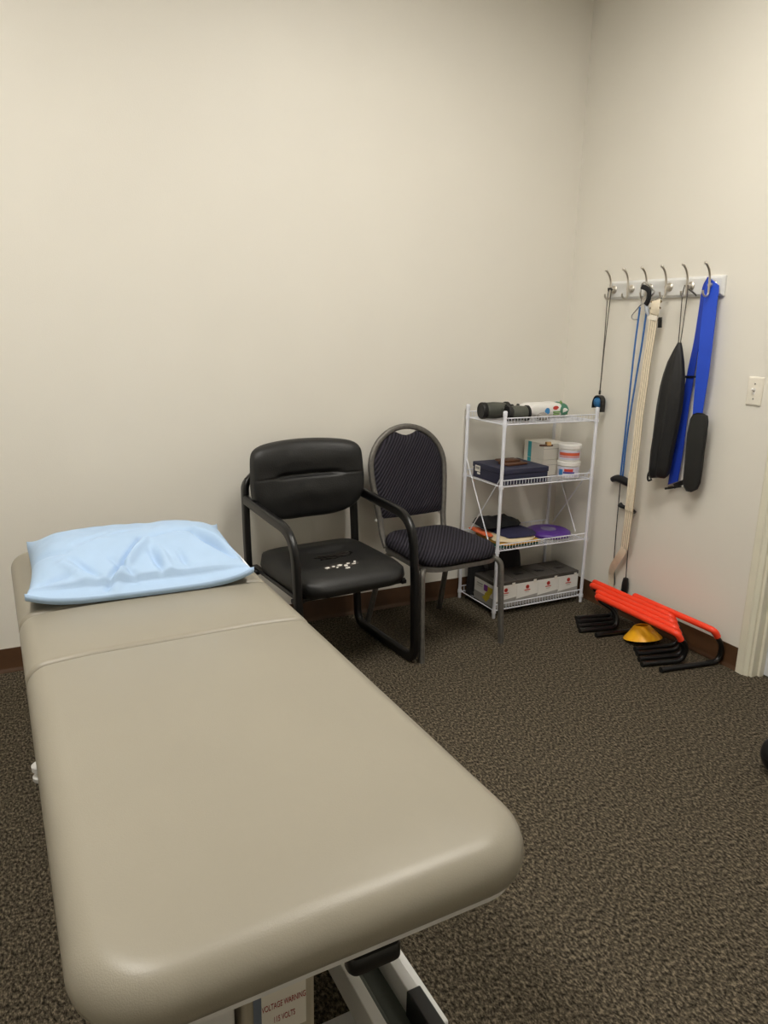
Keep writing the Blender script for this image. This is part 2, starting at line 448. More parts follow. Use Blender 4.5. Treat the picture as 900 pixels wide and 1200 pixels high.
# motor housing with its warning label
mo = link('motor_housing', B().box(-.115, .008, -.845, -.56, .137, .43), M_box_grey, t, local=True, bevel=.008)
lab = link('warning_label', B().box(-.085, -.010, -.8475, -.8455, .300, .385), M_card, mo, local=True, smooth=False)
link('label_edge', B().box(-.098, -.0852, -.8473, -.8455, .300, .385), M_blue_p, mo, local=True, smooth=False).data.materials[0] = mat('blue_grey_label', (110, 120, 136), .5)
for body, z, s in (('VOLTAGE WARNING', .358, .0118), ('115 VOLTS', .330, .0118)):
    Mx = Matrix.Translation((-.0475, -.8478, z)) @ Matrix.Rotation(PI/2, 4, 'X') @ Matrix.Diagonal((.66, 1.4, 1, 1))
    text_part('lettering', body, s, M_text, lab, Mx, (0, 0, 0))
link('column', B().box(-.185, -.125, -.84, -.74, .137, .497), M_white, t, local=True, bevel=.006)
link('column', B().box(-.245, -.205, -.92, -.86, .137, .4965), M_box_grey, t, local=True, bevel=.006)
# black grab block on the front edge of the deck
link('release_knob', B().slab(.045, -.972, .085, .035, .014, [(.004, .508), (0, .513), (0, .532), (.003, .5368)], 5), M_black, t, local=True)

# ------------------------------------------------------------------ pillow
def pillow():
    w, d, h = .315, .262, .112
    nu, nv = 150, 120
    def crease(u, v, a, b, wd):
        a = Vector((a[0], -.93+(a[1]+.8)*.9)); b = Vector((b[0], -.93+(b[1]+.8)*.9)); p = Vector((u, v)); ab = b-a
        s = max(0, min(1, (p-a).dot(ab)/ab.length_squared)); return math.exp(-((p-(a+ab*s)).length/wd)**2)*(.35+.65*math.sin(PI*min(max(s, .08), .92)))
    def side(u, v, a, b, wd, amp):
        p = Vector((u, v)); a = Vector(a); b = Vector(b); ab = (b-a); n = Vector((-ab.y, ab.x)).normalized()
        s = (p-a).dot(ab)/ab.length_squared
        if s < -.15 or s > 1.15: return 0
        q = (p-a).dot(n)
        env = max(0, math.sin(PI*(s+.15)/1.3))
        return amp*env*(1/(1+math.exp(-q/wd*4))-.5)*math.exp(-(q/(wd*8))**2)
    top = []; bot = []
    for j in range(nv+1):
        v = -1+2*j/nv; v = .55*math.sin(v*PI/2)+.45*v
        rt = []; rb = []
        for i in range(nu+1):
            u = -1+2*i/nu
            au, av = abs(u), abs(v)
            e = (1-au**4.5)**.5*((1-av**1.55)**.80 if v < 0 else (1-av**2.6)**.6) if au < 1 and av < 1 else 0
            # corners stay out, sides pull in
            x = u*w*(1-.045*(1-av**2)*au**2)
            y = v*d*(1-(.07 if v > 0 else -.035)*(1-au**2)*av**2)
            z = h*e
            A = 2.5
            z += A*side(u, v, (-.95, -.86), (.92, -.87), .016, .013)*e**.3
            z -= A*.009*crease(u, v, (-.34, -.80), (.04, -.02), .024)*e**.2
            z += A*.009*crease(u, v, (-.26, -.80), (.11, -.05), .045)*e**.2
            z -= A*.008*crease(u, v, (.06, -.05), (.52, .12), .05)
            z += A*.006*crease(u, v, (.10, -.16), (.52, .02), .07)
            z -= A*.010*crease(u, v, (.52, .12), (.88, -.50), .035)
            z += A*.008*crease(u, v, (.62, .16), (.95, -.44), .06)
            z -= A*.006*crease(u, v, (-.08, -.72), (-.26, -.38), .030)
            z -= A*.006*crease(u, v, (.16, -.70), (.10, -.30), .028)
            z += A*.006*crease(u, v, (.24, -.70), (.18, -.28), .045)
            z -= A*.005*crease(u, v, (.40, -.66), (.36, -.36), .03)
            z -= A*.006*crease(u, v, (-.88, -.66), (-.60, -.56), .035)
            z -= A*.006*crease(u, v, (-.60, -.30), (-.40, -.66), .035)
            z += A*.005*crease(u, v, (-.70, -.34), (-.50, -.70), .05)
            z -= A*.005*crease(u, v, (-.98, .1), (-.66, -.1), .05)
            z -= A*.004*crease(u, v, (-.30, .15), (.05, .35), .04)
            z -= A*.004*crease(u, v, (-.55, .05), (-.25, .30), .05)
            z += .008*noise.noise(Vector((u*2.6, v*2.2, 1.7)))*e + .004*noise.noise(Vector((u*7, v*6, 4.2)))*e
            base = .014 + .026*(au*av)**5
            edge = .010*(au**6+av**6)*.5
            rt.append(Vector((x, y, base+edge+max(z, 0))))
            rb.append(Vector((x*1.0, y*(1.0-.01*(av**8)), max(.0015, .030*(au*av)**5))))
        top.append(rt); bot.append(rb)
    b = B(); n = nu+1
    vs = [p for r in top for p in r]+[p for r in bot for p in r]; o = n*(nv+1); fs = []
    for j in range(nv):
        for i in range(nu):
            a = j*n+i
            fs.append((a, a+1, a+n+1, a+n)); fs.append((o+a, o+a+n, o+a+n+1, o+a+1))
    for i in range(nu):
        fs.append((i, o+i, o+i+1, i+1)); a = nv*n+i; fs.append((a, a+1, o+a+1, o+a))
    for j in range(nv):
        a = j*n; fs.append((a, a+n, o+a+n, o+a)); a = j*n+nu; fs.append((a, o+a, o+a+n, a+n))
    return b.add(vs, fs)
PO = Vector((-2.372, -.815, TZ+.0025))
pl = thing('pillow', 'pale blue crinkled pillow lying on the head of the padded table', 'pillow', PO, math.radians(-2))
pm = link('cover', pillow(), M_pillow, pl, local=True, angle=179)
link('seam_tag', B().box(.262, .300, .135, .175, .048, .0515).map(lambda v: (v.x, v.y, v.z+.3*(v.x-.262)-.01)), M_tag, pl, local=True, smooth=False)
link('hem', B().tube(spline([(.312, -.236, .030), (.309, -.10, .034), (.300, .04, .034), (.295, .12, .034)]), .0035, 6), M_tag, pl, local=True)

# ------------------------------------------------------------------ puffed panels (polar)
def puff(outline, fdepth, bdepth, rings=10):
    """outline: list of (x,z) around a centre; returns B in local x,y,z with the front towards -y"""
    n = len(outline); cx = sum(p[0] for p in outline)/n; cz = sum(p[1] for p in outline)/n
    R = []
    for k in range(rings, 0, -1):
        r = k/rings
        R.append([Vector((cx+(x-cx)*r, bdepth(r, cx+(x-cx)*r, cz+(z-cz)*r), cz+(z-cz)*r)) for x, z in outline])
    R.reverse()
    F = []
    for k in range(rings, 0, -1):
        r = k/rings
        F.append([Vector((cx+(x-cx)*r, -fdepth(r, cx+(x-cx)*r, cz+(z-cz)*r), cz+(z-cz)*r)) for x, z in outline])
    return B().rings(R+F)

# ------------------------------------------------------------------ black guest chair
ch = thing('guest_chair', 'black vinyl armchair with a worn torn seat and sled legs', 'chair', (-1.530, -.375, 0), math.radians(5))
flat = rrect(.020, .040, .009, 4)           # a: across the chair, b: along the bend
for sx in (-1, 1):
    X = sx*.268
    rear = fillet([(X-sx*.05, .282, .775), (X-sx*.004, .268, .74), (X, .250, .50), (X, .205, .0225), (X, -.285, .0225), (X, -.268, .40), (X, -.238, .640), (X, .02, .655), (X, .245, .672)],
                  [0, .03, .05, .06, .06, .05, .15, .05, 0], 8)
    link('side_frame', B().sweep(rear, rrect(.028, .044, .012, 5), (1, 0, 0)), M_blackmetal, ch, local=True, angle=50)
# cross rails under the seat and behind the back
link('seat_rail', B().tube([(-.262, -.20, .358), (.262, -.20, .358)], .011, 10), M_blackmetal, ch, local=True)
link('seat_rail', B().tube([(-.262, .19, .358), (.262, .19, .358)], .011, 10), M_blackmetal, ch, local=True)
for sx in (-1, 1):
    link('seat_bracket', B().box(sx*.235-.012, sx*.235+.012, -.24, .25, .358, .3750), M_blackmetal, ch, local=True, bevel=.003)
# seat
def seat_z(x, y):
    u = x/.252; v = (y+.030)/.26
    e = max(0, 1-abs(u)**6)**.45*max(0, 1-abs(v)**6)**.45
    z = .400+.070*e
    z += .010*math.exp(-((y-.06)/.05)**2)*(1-abs(u)**2)
    z -= .012*math.exp(-((y-.005)/.03)**2-(x/.13)**2)
    z -= .012*max(0, -(y+.17))/.1
    return z
def black_seat():
    b = B(); n, m = 40, 36; vs = []; bt = []
    o = rrect(2, 2, .42, 8)
    for k in range(m, -1, -1):
        r = (k/m)
        rr = r**.7
        for x, y in o:
            X = x*.252*rr; Y = -.030+y*.26*rr
            # keep a full edge
            z = seat_z(X, Y) if k < m else .402
            vs.append(Vector((X, Y, z)))
    nn = len(o); fs = []
    for k in range(m):
        for i in range(nn):
            j = (i+1) % nn
            fs.append((k*nn+i, k*nn+j, (k+1)*nn+j, (k+1)*nn+i))
    base = len(vs)
    for x, y in o: vs.append(Vector((x*.240, -.030+y*.246, .376)))
    for i in range(nn):
        j = (i+1) % nn; fs.append((i, base+i, base+j, j))
    fs.append(tuple(base+i for i in range(nn)))
    return b.add(vs, fs)
st = link('seat', black_seat(), M_leather, ch, local=True, angle=60)
def flake(cx, cy, rx, ry, k, m, name, dz=.002, th=.002):
    rnd = random.Random(k); n = 16; P = []
    for i in range(n):
        a = 2*PI*i/n; r = .7+.5*rnd.random()
        x = cx+math.cos(a)*rx*r; y = cy+math.sin(a)*ry*r
        P.append(Vector((x, y, seat_z(x, y)+dz)))
    c = Vector((cx, cy, seat_z(cx, cy)+dz+.001))
    Q = [p-Vector((0, 0, th+.002)) for p in P]
    b = B().add(P+Q+[c], [(i, (i+1) % n, 2*n) for i in range(n)]+[(i, n+i, n+(i+1) % n, (i+1) % n) for i in range(n)])
    return link(name, b, m, st, local=True, angle=30)
flake(-.02, -.075, .085, .030, 1, M_tear, 'worn_patch')
flake(.035, -.060, .050, .022, 5, M_tear, 'worn_patch')
flake(-.045, -.185, .075, .022, 2, mat('worn_scuffed_patch', (52, 47, 44), .3, var=.35, vscale=60, bump=.6, bscale=60), 'worn_patch')
for i, (x, y, a, c) in enumerate([(-.040, -.205, .013, .006), (-.015, -.202, .010, .005), (.010, -.200, .014, .007), (.030, -.210, .011, .009), (.046, -.196, .010, .005), (.065, -.205, .012, .004), (.030, -.226, .014, .004), (.075, -.190, .007, .006), (-.004, -.212, .007, .004)]):
    flake(-.040+(x-.015)*1.15, y+.012, a*.74, c*.80, 20+i, M_stuff, 'exposed_backing', .0045)
# backrest
def back_panel():
    hw, ztop, zbot, zc = .272, .902, .578, .755
    ts = [-1, -.995, -.98, -.95]+[-.9+1.8*k/72 for k in range(73)]+[.94, .965, .98, .99, .996, 1]
    nu = 56; F = []; K = []
    for tt in ts:
        n = 9 if tt > 0 else 2.9
        hx = hw*max(.0, 1-abs(tt)**n)**(1/n)*(1-.03*max(0, tt))
        hx = max(hx, .02)
        rf = []; rk = []
        for i in range(nu+1):
            u = -1+2*i/nu
            x = u*hx
            z = zc+tt*((ztop-zc) if tt > 0 else (zc-zbot))
            if tt > 0: z += .022*(1-(x/hw)**2)*tt
            e = max(0, 1-abs(u)**9)*max(0, 1-abs(tt)**7)
            d = .050*e**.42
            near = 1 if abs(x) < .12 else max(0, 1-(abs(x)-.12)/.05)
            d -= .016*math.exp(-((z-.776)/.011)**2)*near
            d -= .0035*math.exp(-((z-.772)/.0035)**2)*e
            d += .012*e*(1-u*u)*(math.exp(-((z-.700)/.055)**2)+.7*math.exp(-((z-.845)/.045)**2))
            d += .0022*noise.noise(Vector((x*16, z*16, 2)))*e
            rf.append(Vector((x, -d, z))); rk.append(Vector((x, .016*e**.4, z)))
        F.append(rf); K.append(rk)
    m = nu+1; vs = [p for r in F for p in r]+[p for r in K for p in r]; o = m*len(ts); fs = []
    for j in range(len(ts)-1):
        for i in range(nu):
            q = j*m+i; fs += [(q, q+1, q+m+1, q+m), (o+q, o+q+m, o+q+m+1, o+q+1)]
        q = j*m; fs.append((q, q+m, o+q+m, o+q)); q += nu; fs.append((q, o+q, o+q+m, q+m))
    for i in range(nu):
        fs.append((i, o+i, o+i+1, i+1)); q = (len(ts)-1)*m+i; fs.append((q, q+1, o+q+1, o+q))
    return B().add(vs, fs)
bk = back_panel()
lean = math.radians(9)
def place_back(v):
    y = v.y + .04*(1-(v.x/.256)**2)*0 + .232 - .045*((v.x/.256)**2)
    return (v.x-.006, y-.012+(v.z-.74)*math.tan(lean)*.6, v.z)
bko = link('backrest', bk.map(place_back), M_leather, ch, local=True, angle=100)
link('back_bar', B().tube([(-.262, .266, .755), (-.15, .277, .755), (.15, .277, .755), (.262, .266, .755)], .010, 8), M_blackmetal, ch, local=True)

# ------------------------------------------------------------------ banquet chair
bc = thing('banquet_chair', 'round-backed banquet chair in dark ribbed fabric with grey metal frame', 'chair', (-1.0, -.375, 0), math.radians(4))
sq = rrect(.024, .024, .008, 4)
def backy(z): return .185+(z-.46)*.20
arch = [(-.176, .465), (-.178, .52), (-.190, .60), (-.202, .70)]
arch = [(x, z) for x, z in arch]
for k in range(0, 25):
    a = PI-PI*k/24
    arch.append((.205*math.cos(a), .757+.190*math.sin(a)))
arch += [(-x, z) for x, z in [(-.202, .70), (-.190, .60), (-.178, .52), (-.176, .465)]]
ap = [Vector((x, backy(z), z)) for x, z in arch]
ap = [Vector((-.172, .150, .406))]+ap+[Vector((.172, .150, .406))]
link('back_frame', B().sweep(ap, rrect(.024, .026, .009, 4), [(0, 1, 0)]*len(ap)), M_bronze, bc, local=True, angle=50)
# back cushion with the hand hole left open at the top
bo = []
for k in range(0, 33):
    a = PI*k/32
    x, z = .192*math.cos(a), .757+.178*math.sin(a)
    zmax = .925-.018*math.cos(min(1, abs(x)/.058)*PI/2)
    z = min(z, zmax if abs(x) < .058 else 9)
    bo.append((x, z))
for x, z in [(-.190, .70), (-.180, .61), (-.170, .545), (-.160, .533), (-.09, .531), (0, .530), (.09, .531), (.160, .533), (.170, .545), (.180, .61), (.190, .70)]: bo.append((x, z))
bp = puff(bo, lambda r, x, z: .024*(max(0, 1-r**6))**.5, lambda r, x, z: .016*(max(0, 1-r**6))**.5, 10)
link('back_cushion', bp.map(lambda v: (v.x, v.y+backy(v.z)-.002, v.z)), M_fab_back, bc, local=True, angle=60)
# seat frame and cushion
def trap(v):
    k = 1-.10*(v.y+.24)/.46
    return (v.x*k, v.y, v.z)
link('seat_frame', B().slab(0, -.025, .425, .430, .10, [(.012, .394), (0, .396), (0, .414), (.012, .416)], 8).map(trap), M_bronze, bc, local=True)
pr_ = [(.012, .4165), (.0, .424), (-.004, .436), (-.003, .450), (.003, .463), (.014, .473), (.04, .481), (.09, .486), (.15, .488)]
link('seat_cushion', B().slab(0, -.025, .420, .435, .11, pr_, 10).map(trap), M_fab_seat, bc, local=True, angle=60)
sqp = rrect(.024, .024, .008, 3)
for sx in (-1, 1):
    fl_ = fillet([(sx*.150, -.16, .402), (sx*.213, -.215, .400), (sx*.219, -.243, .0)], [0, .05, 0], 6)
    link('leg', B().sweep(fl_, sqp, [(0, 1, 0)]*len(fl_)), M_bronze, bc, local=True, angle=50)
    bl = fillet([(sx*.172, .10, .396), (sx*.190, .15, .35), (sx*.213, .245, .0)], [0, .03, 0], 5)
    link('leg', B().sweep(bl, sqp, [(0, 1, 0)]*len(bl)), M_bronze, bc, local=True, angle=50)
    link('wall_bumper', B().lathe([(.006, 0), (.008, .004), (.008, .020), (.004, .024)], (sx*.181, backy(.52)+.012, .52), (0, 1, 0), 10), M_plw, bc, local=True)
link('stretcher', B().tube([(-.185, .12, .375), (.185, .12, .375)], .008, 8), M_bronze, bc, local=True)

# ------------------------------------------------------------------ wire shelf
SX0, SX1, SY0, SY1 = -.627, -.068, -.345, -.028
DECK = [.966, .668, .347, .036]
sh = thing('wire_shelf', 'white wire shelving unit with four tiers in the corner', 'shelf', ((SX0+SX1)/2, (SY0+SY1)/2, 0))
for x in (SX0, SX1):
    for y in (SY0, SY1):
        p = link('post', B().lathe([(.0075, 0), (.0085, .004), (.0085, 1.022), (.0070, 1.030)], (x, y, 0), n=14), M_wire, sh)
        link('post_cap', B().lathe([(.0100, 1.008), (.0105, 1.012), (.0105, 1.028), (.007, 1.033)], (x, y, 0), n=14), M_wire, p)
for dz in DECK:
    fr = B()
    a, b_, c, d = SX0+.006, SX1-.006, SY0+.006, SY1-.006
    for (z, r) in ((dz, .0032), (dz+.031, .0030)):
        fr.tube([(a, c, z), (b_, c, z)], r, 8); fr.tube([(a, d, z), (b_, d, z)], r, 8)
    fr.tube([(a, c, dz), (a, d, dz)], .0030, 8); fr.tube([(b_, c, dz), (b_, d, dz)], .0030, 8)
    fr.tube([(a, c+.12, dz-.004), (a, c+.12, dz-.004+.0001)], .001, 4)
    fro = link('shelf_frame', fr, M_wire, sh)
    wz = B(); n = 31
    for k in range(1, n):
        x = a+(b_-a)*k/n
        wz.tube([(x, c-.001, dz+.031), (x, c-.001, dz+.003), (x, c+.004, dz), (x, d-.004, dz), (x, d+.001, dz+.003), (x, d+.001, dz+.031)], .0015, 5)
    o = link('shelf_wires', wz, M_wire, fro, kind='stuff')
    for x in (SX0, SX1):
        for y in (SY0, SY1): link('clip_collar', B().lathe([(.0115, dz-.008), (.0115, dz+.010)], (x, y, 0), n=12), M_wire, fro)
for x in (SX0+.004, SX1-.004):
    link('cross_brace', B().tube([(x-.004, SY1-.006, .762), (x-.004, SY0+.075, .372)], .0028, 8), M_wire, sh)
    link('cross_brace', B().tube([(x+.004, SY0+.006, .725), (x+.004, SY1-.045, .372)], .0028, 8), M_wire, sh)
DT = .0034     # top of deck wires

# ---- tier 1: binoculars, grey lump, wipes
z1 = DECK[0]+DT
bi = thing('binoculars', 'dark grey-green binoculars with black rubber ends on the top tier', 'binoculars', (-.525, -.20, z1))
ax = Vector((1, -.12, 0)).normalized(); pp = Vector((-ax.y, ax.x, 0))
def barrel(c, l, k, caps):
    c = Vector(c)
    body = B().lathe([(k*.86, -l*.42), (k*.95, -l*.38), (k, -l*.1), (k*.98, l*.05), (k*.94, l*.2), (k*.90, l*.40), (k*.8, l*.42)], c, ax, 24)
    o = link('barrel', body, M_olive, bi, angle=30)
    link('eyecup', B().lathe([(k*.70, -l*.60), (k*.93, -l*.62), (k*1.0, -l*.58), (k*.98, -l*.43), (k*.85, -l*.41)], c, ax, 24), M_rub, o, angle=30)
    link('lens_cap', B().lathe([(k*.85, l*.40), (k*1.02*caps, l*.42), (k*1.02*caps, l*.52), (k*.9*caps, l*.56), (.004, l*.562)], c, ax, 24), M_rub, o, angle=30)
barrel(Vector((-.548, -.150, z1+.0435)), .130, .041, 1.0)
barrel(Vector((-.492, -.262, z1+.0400)), .100, .037, 1.0)
link('bridge', B().obox((-.515, -.205, z1+.050), (ax, pp, (0, 0, 1)), (.024, .030, .010)), M_olive, bi, bevel=.005)
link('focus_wheel', B().lathe([(.012, -.02), (.014, -.018), (.014, .018), (.012, .02)], (-.505, -.206, z1+.064), ax, 16), M_rub, bi)
link('objective_cap', B().lathe([(.030, 0), (.036, .003), (.036, .013), (.030, .017), (.004, .0172)], (-.428, -.158, z1+.0375), (.8, -.6, 0), 24), M_rub, bi, angle=30)
lm = B().lathe([(.010, 0), (.026, .004), (.031, .015), (.027, .028), (.016, .036), (.002, .039)], (-.340, -.262, z1), n=18)
tag(link('grey_lump', lm.map(lambda v: v+Vector((noise.noise(v*50), noise.noise(v*50+Vector((9, 0, 0))), .0))*.006), M_lump, loc=(-.340, -.262, z1), angle=70), 'small grey crumpled lump beside the white wipes packet', 'lump')

def soft_pack(w, l, h, c, ang):
    """pillow pack: crimped ends along x"""
    nu, nv = 24, 14; R = []
    for i in range(nu+1):
        u = -1+2*i/nu
        e = max(.06, (1-abs(u)**5)**.6)
        ring = []
        for k in range(nv*2):
            a = 2*PI*k/(nv*2)
            cy, cz = math.cos(a), math.sin(a)
            y = math.copysign(abs(cy)**.6, cy)*l/2*(1-.06*(1-abs(u)**4)+.04)
            zz = math.copysign(abs(cz)**.7, cz)*h/2*e
            nz = .003*noise.noise(Vector((u*3, cy*2, cz*2)))
            p = Vector((u*w/2, y, h/2+zz+nz))
            ring.append(p)
        R.append(ring)
    rot = Matrix.Rotation(ang, 3, 'Z')
    return B().rings(R).map(lambda v: rot @ v + Vector(c))
wc = Vector((-.262, -.150, z1+.001))
wp = thing('wipes_packet', 'white soft wipes packet with green end, blue dot and red oval', 'wipes packet', wc)
pk = link('wrapper', soft_pack(.245, .115, .075, wc, -.05), M_plw, wp, angle=70)
def decal_disc(cx, cz, rx, rz, y, ang=0, n=20):
    P = [(cx+rx*math.cos(2*PI*k/n), y, cz+rz*math.sin(2*PI*k/n)) for k in range(n)]
    return B().poly(P, (0, -.0015, 0))
yf = wc.y-.0585
link('blue_dot', decal_disc(wc.x-.010, wc.z+.036, .015, .016, yf-.002), M_blue_p, pk, smooth=False)
link('red_oval', decal_disc(wc.x+.045, wc.z+.050, .018, .010, yf+.001), M_redlogo, pk, smooth=False)
link('green_lines', B().box(wc.x+.028, wc.x+.070, yf-.004, yf-.001, wc.z+.026, wc.z+.033).box(wc.x+.028, wc.x+.066, yf-.004, yf-.001, wc.z+.015, wc.z+.021), M_green_p, pk, smooth=False)
link('green_end', soft_pack(.052, .117, .070, wc+Vector((.100, -.005, .0025)), -.05), M_green_d, pk, angle=70)
link('yellow_green_rim', B().tube(spline([wc+Vector((.078, -.055, .073)), wc+Vector((.095, -.03, .078)), wc+Vector((.118, -.01, .070)), wc+Vector((.124, -.04, .035)), wc+Vector((.120, -.055, .015))]), .005, 6), M_green_p, pk)

# ---- tier 2
z2 = DECK[1]+DT
nb = thing('navy_box', 'flat navy blue lidded box with white stickers on the second tier', 'box', (-.470, -.20, z2))
link('tray', B().box(-.608, -.335, -.325, -.072, z2, z2+.052), M_navy, nb, bevel=.002)
link('lid', B().box(-.611, -.332, -.328, -.069, z2+.0525, z2+.078), M_navy, nb, bevel=.003)
lb = link('sticker', B().box(-.6125, -.6115, -.140, -.095, z2+.034, z2+.064), M_card, nb, smooth=False)
link('sticker_print', B().box(-.6133, -.6126, -.134, -.101, z2+.046, z2+.058), M_greyband, lb, smooth=False)
link('sticker', B().box(-.6105, -.609, -.136, -.112, z2+.020, z2+.030), M_card, nb, smooth=False)
zt = z2+.0785
wl = thing('leather_case', 'flat brown leather case lying on the navy box', 'case', (-.475, -.19, zt))
link('body', B().slab(-.470, -.215, .135, .085, .008, [(.002, zt), (0, zt+.002), (0, zt+.008), (.003, zt+.010)], 4).map(lambda v: (v.x, v.y+(v.x+.47)*.1, v.z)), M_brown, wl)
link('flap', B().slab(-.480, -.185, .120, .060, .008, [(.002, zt+.0102), (0, zt+.0115), (0, zt+.016), (.003, zt+.018)], 4).map(lambda v: (v.x, v.y, v.z+.10*max(0, v.y+.19))), M_brown, wl)
# white cartons
e1 = on(637, 530, 1, -.205)
cx0 = e1.x
for i in range(2):
    zb = z2+i*.0835
    c = thing('white_carton', ('plain white carton with teal tape standing under another white carton', 'white carton with teal tape carrying the small sandal-shaped tool')[i], 'carton', (cx0+.075, -.12, zb))
    bx = link('carton_body', B().box(cx0, cx0+.150, -.205, -.043, zb, zb+.083), M_card, c, bevel=.002)
    link('tape', B().box(cx0-.001, cx0-.0002, -.105, -.077, zb+.001, zb+.082), M_teal, bx, smooth=False)
    link('lid_seam', B().box(cx0-.0008, cx0+.1502, -.2058, -.2052, zb+.055, zb+.0565), M_greyband, bx, smooth=False)
zc_ = z2+.0835+.083+.0008
sc = on(640, 523, 2, zc_)
sd_ = thing('sandal_shaped_tool', 'small tan and brown sandal-shaped tool on the upper white carton', 'tool', (sc.x, sc.y, zc_))
so = [(sc.x+.036*math.cos(a)*(1), sc.y+.014*math.sin(a)*(1+.25*math.cos(a)), zc_) for a in [2*PI*k/24 for k in range(24)]]
rotz = lambda v: Vector((sc.x, sc.y, 0))+Matrix.Rotation(-.3, 3, 'Z') @ Vector((v.x-sc.x, v.y-sc.y, v.z))
link('sole', B().poly(so, (0, 0, .009)).map(rotz), M_brown, sd_, bevel=.002)
link('strap', B().sweep(spline([(sc.x+.010, sc.y-.0145, zc_+.006), (sc.x+.010, sc.y-.008, zc_+.020), (sc.x+.010, sc.y+.008, zc_+.020), (sc.x+.010, sc.y+.0145, zc_+.006)]), [(-.011, -.0015), (.011, -.0015), (.011, .0015), (-.011, .0015)], (1, 0, 0)).map(rotz), M_tan, sd_)
# tubs
tc_ = on(666, 548, 1, -.270)
for i in range(2):
    zb = z2+.0005+i*.0865
    tb = thing('plastic_tub', ('white plastic tub with red and blue picture print, beneath another tub', 'white plastic tub with an orange-red band, stacked on another tub')[i], 'tub', (tc_.x, tc_.y, zb))
    r = .057
    bd = link('tub_body', B().lathe([(r-.006, 0), (r-.003, .003), (r-.0015, .066)], (tc_.x, tc_.y, zb), n=32), M_plw, tb, angle=30)
    link('lid', B().lathe([(r+.0005, .0625), (r+.002, .065), (r+.002, .083), (r-.001, .086), (r-.006, .086), (r-.010, .0845), (.002, .0845)], (tc_.x, tc_.y, zb), n=32), M_plw, tb, angle=30)
    def band(a0, a1, z0, z1, dr=.0006):
        P = []; n = 14; R = []
        for k in range(n+1):
            a = a0+(a1-a0)*k/n
            ro = r-.0018+dr; ri = ro-.002
            R.append([Vector((tc_.x+q*math.cos(a), tc_.y+q*math.sin(a), zb+z)) for q, z in ((ri, z0), (ro, z0), (ro, z1), (ri, z1))])
        return B().rings(R)
    va = math.atan2(CAM.y-tc_.y, CAM.x-tc_.x)
    if i == 1:
        link('wrap_label', band(va-1.2, va+1.2, .010, .056, .0003), M_lilac, bd)
        link('red_band', band(va-1.0, va+1.1, .030, .046, .0009), M_red, bd)
        link('red_line', band(va-1.0, va+1.1, .022, .026, .0009), M_red, bd)
    else:
        link('wrap_label', band(va-1.2, va+1.2, .008, .058, .0003), M_lilac, bd)
        link('red_print', band(va-.35, va+.45, .036, .050, .0009), M_redlogo, bd)
        link('blue_print', band(va-.45, va+.60, .026, .035, .0009), mat('blue_violet_print', (84, 80, 150), .5), bd)
        link('blue_print', band(va-.9, va-.5, .014, .046, .0009), M_blue_p, bd)

# ---- tier 3: folded clothes and purple disc
z3 = DECK[2]+DT
def cloth(cx, cy, rx, ry, th, z0, seed, sag=.0, wob=.12, e=.5, hump=0.0, ang=0, n=44, rings=9):
    rnd = Vector((seed*3.1, seed*1.7, 0)); R = []
    ca, sa = math.cos(ang), math.sin(ang)
    def pt(a, r, lift):
        c, s = math.cos(a), math.sin(a)
        k = 1+wob*noise.noise(Vector((c*1.6, s*1.6, seed)))
        x = rx*math.copysign(abs(c)**e, c)*r*k; y = ry*math.copysign(abs(s)**e, s)*r*k
        return Vector((cx+x*ca-y*sa, cy+x*sa+y*ca, z0+lift))
    def hz(a, r):
        p = pt(a, r, 0)
        return th*(max(0, 1-r**4)**.5)*(1+hump*noise.noise(p*11+rnd)+.35*hump*noise.noise(p*30+rnd))
    bot = [[pt(2*PI*k/n, r, 0) for k in range(n)] for r in (.15, .6, .97)]
    top = []
    for q in range(rings, 0, -1):
        r = q/rings
        top.append([pt(2*PI*k/n, r, max(.0015, hz(2*PI*k/n, r))) for k in range(n)])
    return B().rings(bot+top)
def cl(name, label, m, *a, **k):
    cx, cy = a[0], a[1]
    return tag(link(name, cloth(*a, **k), m, loc=(cx, cy, a[5]), angle=70), label, 'cloth')
cl('folded_cloth', 'dark teal folded cloth lying flat at the bottom of the cloth pile', M_gcloth, -.467, -.195, .132, .128, .012, z3+.0005, 3, wob=.06, e=.35)
cl('folded_cloth', 'mustard yellow folded cloth under the navy garment on the shelf', M_ycloth, -.462, -.198, .132, .132, .012, z3+.0135, 8, wob=.08, e=.35)
cl('folded_cloth', 'cream cloth with its hem showing beneath the navy garment', M_ccloth, -.470, -.190, .120, .125, .012, z3+.0265, 12, wob=.20, e=.45)
cl('folded_cloth', 'orange cloth peeping out beside the black garment', M_ocloth, -.588, -.140, .026, .085, .012, z3+.0395, 15, wob=.2, e=.5)
cl('folded_garment', 'navy folded garment lying between the cream cloth and black garment', M_ncloth, -.438, -.190, .105, .112, .020, z3+.0395, 22, wob=.14, e=.5, hump=.25)
cl('folded_garment', 'black crumpled garment on top of the cloth pile', M_bcloth, -.480, -.120, .125, .078, .044, z3+.0670, 31, wob=.20, e=.55, hump=.6, ang=.06)
dc = Vector((-.196, -.195, z3+.0005))
pd = thing('purple_disc', 'flat purple plastic disc with grey centre beside the cloth pile', 'disc', dc)
R_ = .118
link('disc_body', B().lathe([(R_-.010, 0), (R_-.002, .003), (R_, .009), (R_-.003, .019), (R_-.015, .026), (R_-.035, .029), (.045, .028), (.002, .027)], dc, n=44), M_purple, pd, angle=60)
link('disc_centre', B().lathe([(.041, .0284), (.041, .0300), (.036, .0312), (.002, .0315)], dc, n=32), M_greydisc, pd, angle=60)

